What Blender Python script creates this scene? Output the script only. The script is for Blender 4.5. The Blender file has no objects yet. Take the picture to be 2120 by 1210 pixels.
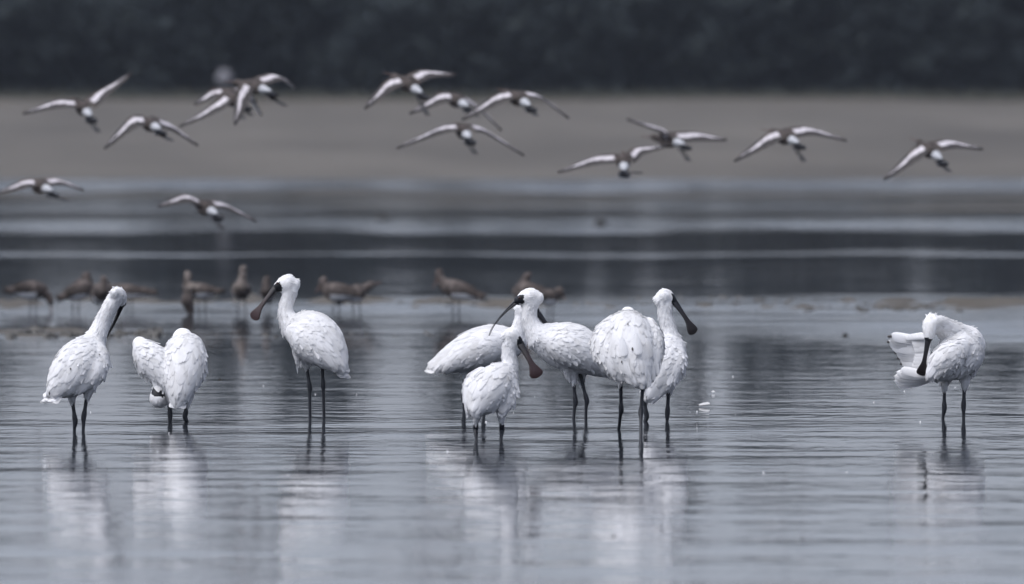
import bpy, math, random
import numpy as np
from mathutils import Vector, Matrix
from mathutils.bvhtree import BVHTree

# ------------------------------------------------------------------ camera
FPX = 20000.0            # focal length in photograph pixels (2120 wide)
CAM_H = 1.25
HOR = 250.0              # row of the horizon in the photograph
PITCH = (605.0 - HOR) / FPX
scene = bpy.context.scene
col = scene.collection
cam_d = bpy.data.cameras.new('camera')
cam = bpy.data.objects.new('camera', cam_d)
col.objects.link(cam)
cam_d.sensor_width = 36.0
cam_d.lens = 36.0 * FPX / 2120.0
cam_d.clip_start = 0.5
cam_d.clip_end = 6000.0
cam_d.dof.use_dof = True
cam_d.dof.focus_distance = 39.9
cam_d.dof.aperture_fstop = 5.2
cam.location = (0, 0, CAM_H)
cam.rotation_euler = (math.pi / 2 - PITCH, 0, 0)
scene.camera = cam

# ------------------------------------------------------------------ sky, sun, exposure
SUN_EL, SUN_AZ = math.radians(62), math.radians(-128)     # azimuth from +Y, clockwise
world = bpy.data.worlds.new('World')
scene.world = world
world.use_nodes = True
wn = world.node_tree
wn.nodes.clear()
w_out = wn.nodes.new('ShaderNodeOutputWorld')
w_bg = wn.nodes.new('ShaderNodeBackground')
w_sky = wn.nodes.new('ShaderNodeTexSky')
w_sky.sky_type = 'NISHITA'
w_sky.sun_disc = False
w_sky.sun_elevation = SUN_EL
w_sky.sun_rotation = SUN_AZ
w_sky.dust_density = 2.0
w_sky.air_density = 1.0
w_hs = wn.nodes.new('ShaderNodeHueSaturation')           # cloud cover takes most of the blue away
w_hs.inputs['Saturation'].default_value = 0.30
w_bg.inputs['Strength'].default_value = 0.075
wn.links.new(w_sky.outputs[0], w_hs.inputs['Color'])
w_tint = wn.nodes.new('ShaderNodeMix'); w_tint.data_type = 'RGBA'; w_tint.blend_type = 'MULTIPLY'
w_tint.inputs[0].default_value = 1.0
w_tint.inputs[7].default_value = (0.90, 0.95, 1.13, 1)   # grey lilac cloud
wn.links.new(w_hs.outputs[0], w_tint.inputs[6])
wn.links.new(w_tint.outputs[2], w_bg.inputs[0])
wn.links.new(w_bg.outputs[0], w_out.inputs[0])

sun_d = bpy.data.lights.new('sun', 'SUN')
sun_d.energy = 1.5
sun_d.angle = math.radians(75)
sun_d.color = (1.0, 0.97, 0.94)
sun = bpy.data.objects.new('sun', sun_d)
col.objects.link(sun)
sdir = Vector((math.sin(SUN_AZ) * math.cos(SUN_EL), math.cos(SUN_AZ) * math.cos(SUN_EL), math.sin(SUN_EL)))
sun.rotation_euler = sdir.to_track_quat('Z', 'Y').to_euler()

scene.view_settings.view_transform = 'Standard'
scene.view_settings.look = 'None'
scene.view_settings.gamma = 1.0
scene.view_settings.exposure = 1.0
scene.cycles.use_denoising = True
scene.cycles.max_bounces = 5
scene.cycles.diffuse_bounces = 3
scene.cycles.glossy_bounces = 2
scene.cycles.use_adaptive_sampling = True
scene.cycles.adaptive_threshold = 0.02
scene.cycles.caustics_reflective = False

# ------------------------------------------------------------------ pixel <-> place
FWD = np.array([0, math.cos(PITCH), -math.sin(PITCH)])
UPV = np.array([0, math.sin(PITCH), math.cos(PITCH)])
RGT = np.array([1.0, 0, 0])
CAMP = np.array([0, 0, CAM_H])
def at(px, py, depth):
    return CAMP + depth * (FWD + RGT * ((px - 1060) / FPX) + UPV * ((605 - py) / FPX))
def wdepth(py):                                   # distance of the water surface seen at row py
    v = FWD + UPV * ((605 - py) / FPX)
    return -CAM_H / v[2]
def nrm(v):
    v = np.asarray(v, float)
    return v / (math.sqrt(v[0] * v[0] + v[1] * v[1] + v[2] * v[2]) + 1e-12)
def cross(a, b):
    return np.array((a[1] * b[2] - a[2] * b[1], a[2] * b[0] - a[0] * b[2], a[0] * b[1] - a[1] * b[0]))

# ------------------------------------------------------------------ materials
def mat(name):
    m = bpy.data.materials.new(name)
    m.use_nodes = True
    nt = m.node_tree
    b = nt.nodes['Principled BSDF']
    return m, nt, b
def N(nt, t, **kw):
    n = nt.nodes.new(t)
    for k, v in kw.items():
        setattr(n, k, v)
    return n
def simple(name, c, rough=0.6, spec=0.5, noise=0.0, scale=40.0, c2=None):
    m, nt, b = mat(name)
    b.inputs['Roughness'].default_value = rough
    b.inputs['Specular IOR Level'].default_value = spec
    if noise or c2:
        tc = N(nt, 'ShaderNodeTexCoord'); nz = N(nt, 'ShaderNodeTexNoise')
        nz.inputs['Scale'].default_value = scale; nz.inputs['Detail'].default_value = 4
        r = N(nt, 'ShaderNodeValToRGB')
        k = c2 if c2 else tuple(x * (1 - noise) for x in c)
        r.color_ramp.elements[0].position = 0.35; r.color_ramp.elements[1].position = 0.68
        r.color_ramp.elements[0].color = (*k, 1); r.color_ramp.elements[1].color = (*c, 1)
        nt.links.new(tc.outputs['Object'], nz.inputs['Vector'])
        nt.links.new(nz.outputs['Fac'], r.inputs['Fac'])
        nt.links.new(r.outputs['Color'], b.inputs['Base Color'])
    else:
        b.inputs['Base Color'].default_value = (*c, 1)
    return m

def feather_mat(name, c, c2, transl=0.22):
    m, nt, b = mat(name)
    b.inputs['Roughness'].default_value = 0.75
    b.inputs['Specular IOR Level'].default_value = 0.2
    oi = N(nt, 'ShaderNodeObjectInfo')
    geo = N(nt, 'ShaderNodeNewGeometry')
    nz = N(nt, 'ShaderNodeTexNoise'); nz.inputs['Scale'].default_value = 26; nz.inputs['Detail'].default_value = 5
    tc = N(nt, 'ShaderNodeTexCoord')
    nt.links.new(geo.outputs['Position'], nz.inputs['Vector'])
    ad = N(nt, 'ShaderNodeMath', operation='MULTIPLY_ADD')
    nt.links.new(oi.outputs['Random'], ad.inputs[0]); ad.inputs[1].default_value = 0.45
    nt.links.new(nz.outputs['Fac'], ad.inputs[2])
    r = N(nt, 'ShaderNodeValToRGB')
    r.color_ramp.elements[0].position = 0.4; r.color_ramp.elements[1].position = 0.85
    r.color_ramp.elements[0].color = (*c2, 1); r.color_ramp.elements[1].color = (*c, 1)
    nt.links.new(ad.outputs[0], r.inputs['Fac'])
    nt.links.new(r.outputs['Color'], b.inputs['Base Color'])
    tr = N(nt, 'ShaderNodeBsdfTranslucent')
    nt.links.new(r.outputs['Color'], tr.inputs['Color'])
    mx = N(nt, 'ShaderNodeMixShader'); mx.inputs[0].default_value = transl
    nt.links.new(b.outputs[0], mx.inputs[1]); nt.links.new(tr.outputs[0], mx.inputs[2])
    nt.links.new(mx.outputs[0], nt.nodes['Material Output'].inputs['Surface'])
    return m

M = {}
M['white'] = feather_mat('white_feather', (0.89, 0.89, 0.90), (0.76, 0.755, 0.75), 0.32)
M['down'] = simple('white_down', (0.84, 0.84, 0.85), 0.85, 0.1, scale=60, c2=(0.70, 0.69, 0.68))
M['dark_feather'] = simple('dark_feather', (0.05, 0.045, 0.045), 0.6, 0.3)
M['mask'] = simple('black_skin', (0.008, 0.009, 0.012), 0.5, 0.3)
M['leg'] = simple('black_leg', (0.010, 0.012, 0.017), 0.45, 0.4, scale=120, c2=(0.022, 0.024, 0.03))
M['eye'] = simple('eye', (0.03, 0.008, 0.006), 0.15, 0.5)
def bill_mat(name, c0, c1):
    m, nt, b = mat(name)
    a = N(nt, 'ShaderNodeAttribute'); a.attribute_name = 'u'
    nz = N(nt, 'ShaderNodeTexNoise'); nz.inputs['Scale'].default_value = 150
    tc = N(nt, 'ShaderNodeTexCoord'); nt.links.new(tc.outputs['Object'], nz.inputs['Vector'])
    ad = N(nt, 'ShaderNodeMath', operation='MULTIPLY_ADD')
    nt.links.new(nz.outputs['Fac'], ad.inputs[0]); ad.inputs[1].default_value = 0.3
    nt.links.new(a.outputs['Fac'], ad.inputs[2])
    r = N(nt, 'ShaderNodeValToRGB')
    r.color_ramp.elements[0].position = 0.3; r.color_ramp.elements[1].position = 1.0
    r.color_ramp.elements[0].color = (*c0, 1); r.color_ramp.elements[1].color = (*c1, 1)
    nt.links.new(ad.outputs[0], r.inputs['Fac']); nt.links.new(r.outputs[0], b.inputs['Base Color'])
    b.inputs['Roughness'].default_value = 0.38
    b.inputs['Specular IOR Level'].default_value = 0.4
    return m
M['bill_black'] = bill_mat('bill_black', (0.008, 0.008, 0.011), (0.016, 0.012, 0.012))
M['bill_brown'] = bill_mat('bill_brown', (0.010, 0.009, 0.011), (0.040, 0.020, 0.020))
M['bill_grey'] = bill_mat('bill_grey', (0.03, 0.03, 0.035), (0.02, 0.02, 0.022))
M['brown'] = simple('brown_plumage', (0.145, 0.122, 0.112), 0.8, 0.2, scale=22, c2=(0.055, 0.046, 0.042))
M['brown_dark'] = simple('dark_brown_plumage', (0.095, 0.079, 0.073), 0.8, 0.2, scale=22, c2=(0.035, 0.03, 0.028))
M['pale_brown'] = simple('pale_brown_plumage', (0.22, 0.19, 0.172), 0.8, 0.2, scale=22, c2=(0.10, 0.085, 0.076))
M['gwhite'] = simple('white_rump', (0.70, 0.70, 0.71), 0.8, 0.2)
M['gbar'] = simple('white_wing_bar', (0.66, 0.63, 0.65), 0.8, 0.2, scale=60, c2=(0.46, 0.43, 0.45))
M['wing_dark'] = simple('dark_wing_edge', (0.06, 0.052, 0.05), 0.7, 0.3, scale=60, c2=(0.03, 0.028, 0.03))
M['rump'] = simple('flying_rump', (0.52, 0.53, 0.55), 0.8, 0.2, scale=40, c2=(0.40, 0.41, 0.43))
M['gblack'] = simple('black_tail', (0.016, 0.018, 0.024), 0.6, 0.3)
M['gleg'] = simple('wader_leg', (0.03, 0.03, 0.033), 0.5, 0.3)
M['gbill'] = simple('wader_bill', (0.10, 0.06, 0.05), 0.5, 0.3)
M['stone'] = simple('dark_stone', (0.04, 0.039, 0.037), 0.75, 0.2, scale=15, c2=(0.02, 0.02, 0.02))
M['pale'] = simple('pale_grey', (0.22, 0.22, 0.24), 0.8, 0.2, scale=6, c2=(0.17, 0.17, 0.185))

# ------------------------------------------------------------------ mesh helpers
def new_obj(name, verts, faces, materials, parent=None, smooth=True, idx=None, loc=None):
    me = bpy.data.meshes.new(name)
    me.from_pydata([tuple(v) for v in verts], [], [tuple(f) for f in faces])
    return obj_of(name, me, materials, parent, smooth, idx, loc)
def obj_of(name, me, materials, parent=None, smooth=True, idx=None, loc=None):
    if not isinstance(materials, (list, tuple)):
        materials = [materials]
    me.materials.clear()
    for m in materials:
        me.materials.append(m)
    if idx is not None:
        me.polygons.foreach_set('material_index', np.asarray(idx, dtype=np.int32))
    me.polygons.foreach_set('use_smooth', [smooth] * len(me.polygons))
    me.update()
    o = bpy.data.objects.new(name, me)
    col.objects.link(o)
    if parent:
        o.parent = parent
    if loc is not None:
        o.location = loc
    return o
def empty(name, loc):
    o = bpy.data.objects.new(name, None)
    o.empty_display_size = 0.1
    o.location = loc
    col.objects.link(o)
    return o
def tag(o, label=None, cat=None, group=None, kind=None):
    if label: o['label'] = label
    if cat: o['category'] = cat
    if group: o['group'] = group
    if kind: o['kind'] = kind
    return o

def catmull(P, n):
    P = np.asarray(P, float)
    Q = np.vstack([2 * P[0] - P[1], P, 2 * P[-1] - P[-2]])
    out = []
    for i in range(len(P) - 1):
        p0, p1, p2, p3 = Q[i:i + 4]
        for k in range(n):
            t = k / n
            out.append(0.5 * ((2 * p1) + (p2 - p0) * t + (2 * p0 - 5 * p1 + 4 * p2 - p3) * t * t + (3 * p1 - p0 - 3 * p2 + p3) * t ** 3))
    out.append(P[-1])
    return np.array(out)

class Loft:
    """tube with elliptic sections: points (x,y,z,rw,rh), side hint vector"""
    def __init__(self, pts, side, n=6, seg=20, round_ends=True):
        C = catmull(pts, n)
        C[:, 3:5] = np.maximum(C[:, 3:5], 0.0012)
        self.P, self.R = C[:, :3], C[:, 3:5]
        T = np.gradient(self.P, axis=0)
        self.T = np.array([nrm(t) for t in T])
        self.S = np.array([nrm(np.asarray(side) - t * np.dot(side, t)) for t in self.T])
        self.H = np.cross(self.S, self.T)
        if self.H[:, 2].mean() < 0:
            self.H = -self.H
        d = np.linalg.norm(np.diff(self.P, axis=0), axis=1)
        self.s = np.concatenate([[0], np.cumsum(d)])
        self.L = self.s[-1]
        self.seg, self.round = seg, round_ends
    def mesh(self):
        rings = []
        m = len(self.P)
        a = np.linspace(0, 2 * math.pi, self.seg, endpoint=False)
        def ring(p, s, h, rw, rh):
            return p + np.outer(np.sin(a) * rw, s) + np.outer(np.cos(a) * rh, h)
        if self.round:
            p, t, r = self.P[0], self.T[0], self.R[0]
            e = min(r)
            rings.append(ring(p - t * e * 0.85, self.S[0], self.H[0], r[0] * .45, r[1] * .45))
            rings.append(ring(p - t * e * 0.5, self.S[0], self.H[0], r[0] * .85, r[1] * .85))
        for i in range(m):
            rings.append(ring(self.P[i], self.S[i], self.H[i], *self.R[i]))
        if self.round:
            p, t, r = self.P[-1], self.T[-1], self.R[-1]
            e = min(r)
            rings.append(ring(p + t * e * 0.5, self.S[-1], self.H[-1], r[0] * .85, r[1] * .85))
            rings.append(ring(p + t * e * 0.85, self.S[-1], self.H[-1], r[0] * .45, r[1] * .45))
        V = list(np.vstack(rings))
        F = []
        k = self.seg
        for i in range(len(rings) - 1):
            for j in range(k):
                F.append((i * k + j, i * k + (j + 1) % k, (i + 1) * k + (j + 1) % k, (i + 1) * k + j))
        e = self.round * 0.95
        V.append(self.P[0] - self.T[0] * min(self.R[0]) * e); c0 = len(V) - 1
        V.append(self.P[-1] + self.T[-1] * min(self.R[-1]) * e); c1 = len(V) - 1
        b = (len(rings) - 1) * k
        for j in range(k):
            F.append((c0, (j + 1) % k, j)); F.append((c1, b + j, b + (j + 1) % k))
        return V, F
    def sample(self, u):
        """u 0..1 by length -> P,T,S,H,R"""
        x = np.clip(u, 0, 1) * self.L
        i = int(np.clip(np.searchsorted(self.s, x) - 1, 0, len(self.s) - 2))
        f = (x - self.s[i]) / max(1e-9, self.s[i + 1] - self.s[i])
        g = lambda A: A[i] * (1 - f) + A[i + 1] * f
        return g(self.P), nrm(g(self.T)), nrm(g(self.S)), nrm(g(self.H)), g(self.R)

def join(parts):
    V, F, o = [], [], 0
    for v, f in parts:
        V += list(v); F += [tuple(i + o for i in q) for q in f]; o += len(v)
    return V, F

def fuse(parts, voxel, it=5):
    """one continuous skin round overlapping tubes"""
    V, F = join(parts)
    me = bpy.data.meshes.new('tmp'); me.from_pydata([tuple(v) for v in V], [], F)
    o = bpy.data.objects.new('tmp', me); col.objects.link(o)
    r = o.modifiers.new('r', 'REMESH'); r.mode = 'VOXEL'; r.voxel_size = voxel
    s = o.modifiers.new('s', 'SMOOTH'); s.factor = 0.5; s.iterations = it
    dg = bpy.context.evaluated_depsgraph_get()
    out = bpy.data.meshes.new_from_object(o.evaluated_get(dg))
    bpy.data.objects.remove(o); bpy.data.meshes.remove(me)
    return out

# ---- feather shapes: unit length along +X, unit width along Y, cupped, bent down to the tip
def feather_shape(tip, cup, bend, nx=8, ny=3):
    V, F = [], []
    for i in range(nx):
        u = 1 - (1 - i / (nx - 1)) ** 1.7
        w = min(1.0, 0.45 + 1.6 * u) * (1 - max(0, (u - tip) / (1 - tip)) ** 2.2) ** 0.5 * 0.5
        w = max(w, 0.03)
        for j in range(ny):
            q = j / (ny - 1) * 2 - 1
            V.append((u + (-0.03 * q * q if u > .7 else 0), w * q, -cup * q * q * (w * 2) - bend * u * u))
    for i in range(nx - 1):
        for j in range(ny - 1):
            a = i * ny + j
            F.append((a, a + ny, a + ny + 1, a + 1))
    return np.array(V), F
SHAPES = [feather_shape(.62, .16, .10), feather_shape(.5, .20, .16), feather_shape(.70, .13, .06)]
LONG = [feather_shape(.80, .12, .05, 8), feather_shape(.74, .16, .09, 8)]
BLADE = feather_shape(.35, .1, .12, 4)
SHAPE_ME = []
for k, (v, f) in enumerate(SHAPES + LONG):
    me = bpy.data.meshes.new('feather')
    me.from_pydata([tuple(p) for p in v], [], f)
    me.materials.append(M['white'])
    me.polygons.foreach_set('use_smooth', [True] * len(me.polygons))
    SHAPE_ME.append(me)
me = SHAPE_ME[3].copy(); me.materials.clear(); me.materials.append(M['dark_feather'])
DARK_ME = me

class FeatherBag:
    """many small feathers joined into one mesh"""
    def __init__(self): self.V, self.F, self.n, self.raw = [], [], 0, []
    def add(self, p, x, z, L, W, shape):
        self.raw.append((p, x, z, L, W, shape))
        v, f = shape
        y = cross(z, x)
        A = np.asarray(p) + np.outer(v[:, 0] * L, x) + np.outer(v[:, 1] * W, y) + np.outer(v[:, 2] * L, z)
        self.V.append(A); self.F += [tuple(i + self.n for i in q) for q in f]; self.n += len(v)
    def addv(self, v, f):
        self.raw.append((v, f))
        self.V.append(v); self.F += [tuple(i + self.n for i in q) for q in f]; self.n += len(v)
    def build(self, name, m, parent, off):
        if not self.V: return None
        return new_obj(name, np.vstack(self.V) - off, self.F, m, parent)

PROF = {False: ([0, .22, .45, .68, .85, .94, 1.0], [.5, .88, 1.0, .92, .64, .38, .06]), True: ([0, .2, .45, .7, .87, .95, 1.0], [.45, .8, 1.0, .98, .75, .46, .08])}
def grown_feather(bvh, p, x, n, L, W, rise, long, rnd):
    """a feather that follows the skin: verts, faces"""
    us, ws = PROF[long]
    V = []
    c = Vector(p); d = Vector(x); nn = Vector(n); pu = 0
    twist = rnd.uniform(-.25, .25)
    for u, w in zip(us, ws):
        c = c + d * L * (u - pu); pu = u
        k = 1.0 if not long else 1 - .75 * max(0, (u - .35) / .65)
        hit = bvh.find_nearest(c)
        if hit[0] is not None:
            q, m = hit[0], hit[1]
            if hit[3] < .03 and m.dot(nn) > .2:
                c = c + (q - c) * k
                nn = (nn * (1 - k) + m * k).normalized()
                d = (d - nn * (d.dot(nn) * k)).normalized()
        y = nn.cross(d).normalized()
        h = .0012 + rise * u ** 1.3
        for q_ in (-1, 0, 1):
            pp = c + y * (q_ * w * W * .5)
            if q_:
                hit = bvh.find_nearest(pp)
                if hit[0] is not None and hit[3] < .02:
                    pp = pp + (hit[0] - pp) * (k * .9)
            V.append(pp + nn * (h * (1 + twist * q_) - (.0012 if q_ else 0)))
    F = [(i * 3 + j, i * 3 + 3 + j, i * 3 + 4 + j, i * 3 + 1 + j) for i in range(len(us) - 1) for j in range(2)]
    return np.array(V), F

def feather_obj(parent, off, p, x, z, L, W, k, me=None):
    y = cross(z, x)
    o = bpy.data.objects.new('feather', me or SHAPE_ME[k])
    q = np.asarray(p) - off
    o.parent = parent
    o.matrix_basis = Matrix(((x[0] * L, y[0] * W, z[0] * L, q[0]), (x[1] * L, y[1] * W, z[1] * L, q[1]), (x[2] * L, y[2] * W, z[2] * L, q[2]), (0, 0, 0, 1)))
    col.objects.link(o)
    return o

def tube(pts, side, seg=10, n=4):
    return Loft(pts, side, n=n, seg=seg).mesh()

# ------------------------------------------------------------------ ground, water, bank
rs = np.random.RandomState(5)
class Noise2:
    def __init__(self, seed): self.g = np.random.RandomState(seed).rand(256, 256)
    def __call__(self, x, y):
        x = np.asarray(x, float); y = np.asarray(y, float)
        xi = np.floor(x).astype(int); yi = np.floor(y).astype(int)
        fx = x - xi; fy = y - yi
        fx = fx * fx * (3 - 2 * fx); fy = fy * fy * (3 - 2 * fy)
        g = lambda a, b: self.g[a % 256, b % 256]
        return (g(xi, yi) * (1 - fx) + g(xi + 1, yi) * fx) * (1 - fy) + (g(xi, yi + 1) * (1 - fx) + g(xi + 1, yi + 1) * fx) * fy
nA, nB, nC = Noise2(1), Noise2(2), Noise2(3)
def bump(y, a, b, e):
    return np.clip((y - a) / e, 0, 1) * np.clip((b - y) / e, 0, 1)
def ground_h(x, y):
    base = -0.11 + 0.0 * x
    far = np.clip((y - 208 - 10 * (nA(x * .03, y * .02) - .5)) / 192.0, 0, 3.0)
    z = base + np.where(far > 0, 0.115 + 2.25 * far, np.clip((y - 190) / 18, 0, 1) * .1)
    z = z + np.where(y > 240, (nB(x * .15, y * .05) - .5) * .12, 0)
    # low mud bars that just break the surface
    z = z + bump(y, 63.3, 68.5, 1.4) * (-.016 + 0.10 * nA(x * 1.1 + 9, y * .55) + 0.11 * nC(x * 6, y * 2.8))
    lx = np.clip((-1.9 - x) / .7, 0, 1)
    z = z + lx * bump(y, 55.0, 58.6, 1.0) * (0.07 + 0.07 * nB(x * 1.7, y * .8) + .03 * nC(x * 6, y * 2.5))
    mid = bump(y, 130, 158, 6)
    z = z + mid * (0.055 + 0.09 * nB(x * .12 + 3, y * .16))
    mid2 = bump(y, 108.5, 121, 3)
    z = z + mid2 * (0.03 + 0.10 * nC(x * .10 + 3, y * .16))
    return z
def axis(segs):
    out = []
    for a, b, s in segs:
        out += list(np.arange(a, b, s))
    return np.array(out + [segs[-1][1]])
gy = axis([(-40, 48, 4), (48, 72, .16), (72, 230, 1.6), (230, 420, 7), (420, 900, 40), (900, 4000, 300)])
gxp = axis([(0, 4.6, .13), (4.6, 30, 1.2), (30, 200, 10), (200, 2000, 150)])
gx = np.concatenate([-gxp[:0:-1], gxp])
X, Y = np.meshgrid(gx, gy)
Z = ground_h(X, Y)
V = np.stack([X, Y, Z], -1).reshape(-1, 3)
nx_ = len(gx)
F = [(r * nx_ + c, r * nx_ + c + 1, (r + 1) * nx_ + c + 1, (r + 1) * nx_ + c) for r in range(len(gy) - 1) for c in range(nx_ - 1)]
m, nt, b = mat('grey_mud')
geo = N(nt, 'ShaderNodeNewGeometry')
mp = N(nt, 'ShaderNodeMapping'); mp.inputs['Scale'].default_value = (.18, .03, 1)
nz = N(nt, 'ShaderNodeTexNoise'); nz.inputs['Scale'].default_value = 1.0; nz.inputs['Detail'].default_value = 6
nz2 = N(nt, 'ShaderNodeTexNoise'); nz2.inputs['Scale'].default_value = 3.0; nz2.inputs['Detail'].default_value = 5
nt.links.new(geo.outputs['Position'], mp.inputs[0]); nt.links.new(mp.outputs[0], nz.inputs['Vector'])
nt.links.new(geo.outputs['Position'], nz2.inputs['Vector'])
ad = N(nt, 'ShaderNodeMath', operation='MULTIPLY_ADD'); ad.inputs[1].default_value = .4
nt.links.new(nz2.outputs['Fac'], ad.inputs[0]); nt.links.new(nz.outputs['Fac'], ad.inputs[2])
r = N(nt, 'ShaderNodeValToRGB')
r.color_ramp.elements[0].position = .52; r.color_ramp.elements[1].position = .86
r.color_ramp.elements[0].color = (.070, .062, .050, 1); r.color_ramp.elements[1].color = (.112, .100, .082, 1)
nt.links.new(ad.outputs[0], r.inputs['Fac']); nt.links.new(r.outputs[0], b.inputs['Base Color'])
b.inputs['Roughness'].default_value = .62
b.inputs['Specular IOR Level'].default_value = .12
bp = N(nt, 'ShaderNodeBump'); bp.inputs['Distance'].default_value = .02; bp.inputs['Strength'].default_value = .6
nt.links.new(nz2.outputs['Fac'], bp.inputs['Height']); nt.links.new(bp.outputs[0], b.inputs['Normal'])
tag(new_obj('mudflat', V, F, m), 'grey tidal mudflat rising to a pale bank below the trees', kind='structure')

# water: ripples are real-size relief; wind and current leave smooth and ruffled zones
m, nt, b = mat('water')
b.inputs['Base Color'].default_value = (.030, .034, .040, 1)
b.inputs['IOR'].default_value = 1.33
geo = N(nt, 'ShaderNodeNewGeometry')
sep = N(nt, 'ShaderNodeSeparateXYZ'); nt.links.new(geo.outputs['Position'], sep.inputs[0])
mpw = N(nt, 'ShaderNodeMapping'); mpw.inputs['Scale'].default_value = (.22, .10, 1)
wz = N(nt, 'ShaderNodeTexNoise'); wz.inputs['Scale'].default_value = 1; wz.inputs['Detail'].default_value = 5
nt.links.new(geo.outputs['Position'], mpw.inputs[0]); nt.links.new(mpw.outputs[0], wz.inputs['Vector'])
# ruffled zones along the distance (metres), edges shifted by the noise
wob = N(nt, 'ShaderNodeMath', operation='MULTIPLY_ADD'); wob.inputs[1].default_value = 4.0
sub = N(nt, 'ShaderNodeMath', operation='SUBTRACT'); sub.inputs[1].default_value = .5
nt.links.new(wz.outputs['Fac'], sub.inputs[0])
wsc = N(nt, 'ShaderNodeMath', operation='MULTIPLY'); nt.links.new(sub.outputs[0], wsc.inputs[0]); nt.links.new(sep.outputs['Y'], wsc.inputs[1])
wob.inputs[1].default_value = .20
nt.links.new(wsc.outputs[0], wob.inputs[0]); nt.links.new(sep.outputs['Y'], wob.inputs[2])
rng_ = N(nt, 'ShaderNodeMapRange'); rng_.inputs['From Min'].default_value = 20; rng_.inputs['From Max'].default_value = 220
nt.links.new(wob.outputs[0], rng_.inputs['Value'])
ramp = N(nt, 'ShaderNodeValToRGB')
zones = [(20, .27), (34, .26), (39.5, .26), (41.5, .09), (50, .04), (53, .08), (56, .5), (66, .6), (68.5, .35), (70, .10), (88, .08), (89.3, .6), (91, .6), (92.5, .09), (107, .09), (110, .62),
         (121, .6), (125, .18), (130, .16), (136, .36), (156, .36), (160, .05), (167, .06), (172, .75), (210, .75)]
el = ramp.color_ramp.elements
while len(el) < len(zones):
    el.new(.5)
for e, (d, v) in zip(el, zones):
    e.position = (d - 20) / 200.0
    e.color = (v, v, v, 1)
nt.links.new(rng_.outputs[0], ramp.inputs['Fac'])
pw = N(nt, 'ShaderNodeMapRange'); pw.inputs['From Min'].default_value = .35; pw.inputs['From Max'].default_value = .65
pw.inputs['To Min'].default_value = .55; pw.inputs['To Max'].default_value = 1.35
nt.links.new(wz.outputs['Fac'], pw.inputs['Value'])
mps = N(nt, 'ShaderNodeMapping'); mps.inputs['Scale'].default_value = (.55, 1.1, 1)
sz = N(nt, 'ShaderNodeTexNoise'); sz.inputs['Scale'].default_value = 1; sz.inputs['Detail'].default_value = 4
nt.links.new(geo.outputs['Position'], mps.inputs[0]); nt.links.new(mps.outputs[0], sz.inputs['Vector'])
ps = N(nt, 'ShaderNodeMapRange'); ps.inputs['From Min'].default_value = .35; ps.inputs['From Max'].default_value = .65
ps.inputs['To Min'].default_value = .25; ps.inputs['To Max'].default_value = 1.5
nt.links.new(sz.outputs['Fac'], ps.inputs['Value'])
pq = N(nt, 'ShaderNodeMath', operation='MULTIPLY'); nt.links.new(pw.outputs[0], pq.inputs[0]); nt.links.new(ps.outputs[0], pq.inputs[1])
act = N(nt, 'ShaderNodeMath', operation='MULTIPLY')
nt.links.new(ramp.outputs['Color'], act.inputs[0]); nt.links.new(pq.outputs[0], act.inputs[1])
# roughness
ro = N(nt, 'ShaderNodeMath', operation='MULTIPLY_ADD'); ro.inputs[1].default_value = .15; ro.inputs[2].default_value = .02
nt.links.new(act.outputs[0], ro.inputs[0]); nt.links.new(ro.outputs[0], b.inputs['Roughness'])
# ripples
def ripple(sx, sy, det, amp, rot=0.0):
    mp = N(nt, 'ShaderNodeMapping'); mp.inputs['Scale'].default_value = (sx, sy, 1); mp.inputs['Rotation'].default_value = (0, 0, rot)
    n = N(nt, 'ShaderNodeTexNoise'); n.inputs['Scale'].default_value = 1; n.inputs['Detail'].default_value = det
    nt.links.new(geo.outputs['Position'], mp.inputs[0]); nt.links.new(mp.outputs[0], n.inputs['Vector'])
    k = N(nt, 'ShaderNodeMath', operation='MULTIPLY'); k.inputs[1].default_value = amp
    nt.links.new(n.outputs['Fac'], k.inputs[0])
    return k
r1 = ripple(3.8, 2.0, 3.0, .0050, .25)
r2 = ripple(.5, .8, 1.0, .0030)
r3 = ripple(10.0, 5.5, 2.0, .0022, -.2)
s1 = N(nt, 'ShaderNodeMath', operation='ADD'); s2 = N(nt, 'ShaderNodeMath', operation='ADD')
nt.links.new(r1.outputs[0], s1.inputs[0]); nt.links.new(r2.outputs[0], s1.inputs[1])
nt.links.new(s1.outputs[0], s2.inputs[0]); nt.links.new(r3.outputs[0], s2.inputs[1])
am = N(nt, 'ShaderNodeMath', operation='MULTIPLY_ADD'); am.inputs[1].default_value = 1.7; am.inputs[2].default_value = .26
nt.links.new(act.outputs[0], am.inputs[0])
hm = N(nt, 'ShaderNodeMath', operation='MULTIPLY')
nt.links.new(s2.outputs[0], hm.inputs[0]); nt.links.new(am.outputs[0], hm.inputs[1])
bp = N(nt, 'ShaderNodeBump'); bp.inputs['Distance'].default_value = 1.0; bp.inputs['Strength'].default_value = 1.0
nt.links.new(hm.outputs[0], bp.inputs['Height']); nt.links.new(bp.outputs[0], b.inputs['Normal'])
wy = [-40, 0, 20, 60, 120, 180, 240]
wx = [-2000, -300, -40, 0, 40, 300, 2000]
V = [(x, y, 0) for y in wy for x in wx]
F = [(r * 7 + c, r * 7 + c + 1, r * 7 + c + 8, r * 7 + c + 7) for r in range(6) for c in range(6)]
tag(new_obj('water', V, F, m), 'shallow grey water with fine ripples', kind='structure')

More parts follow.
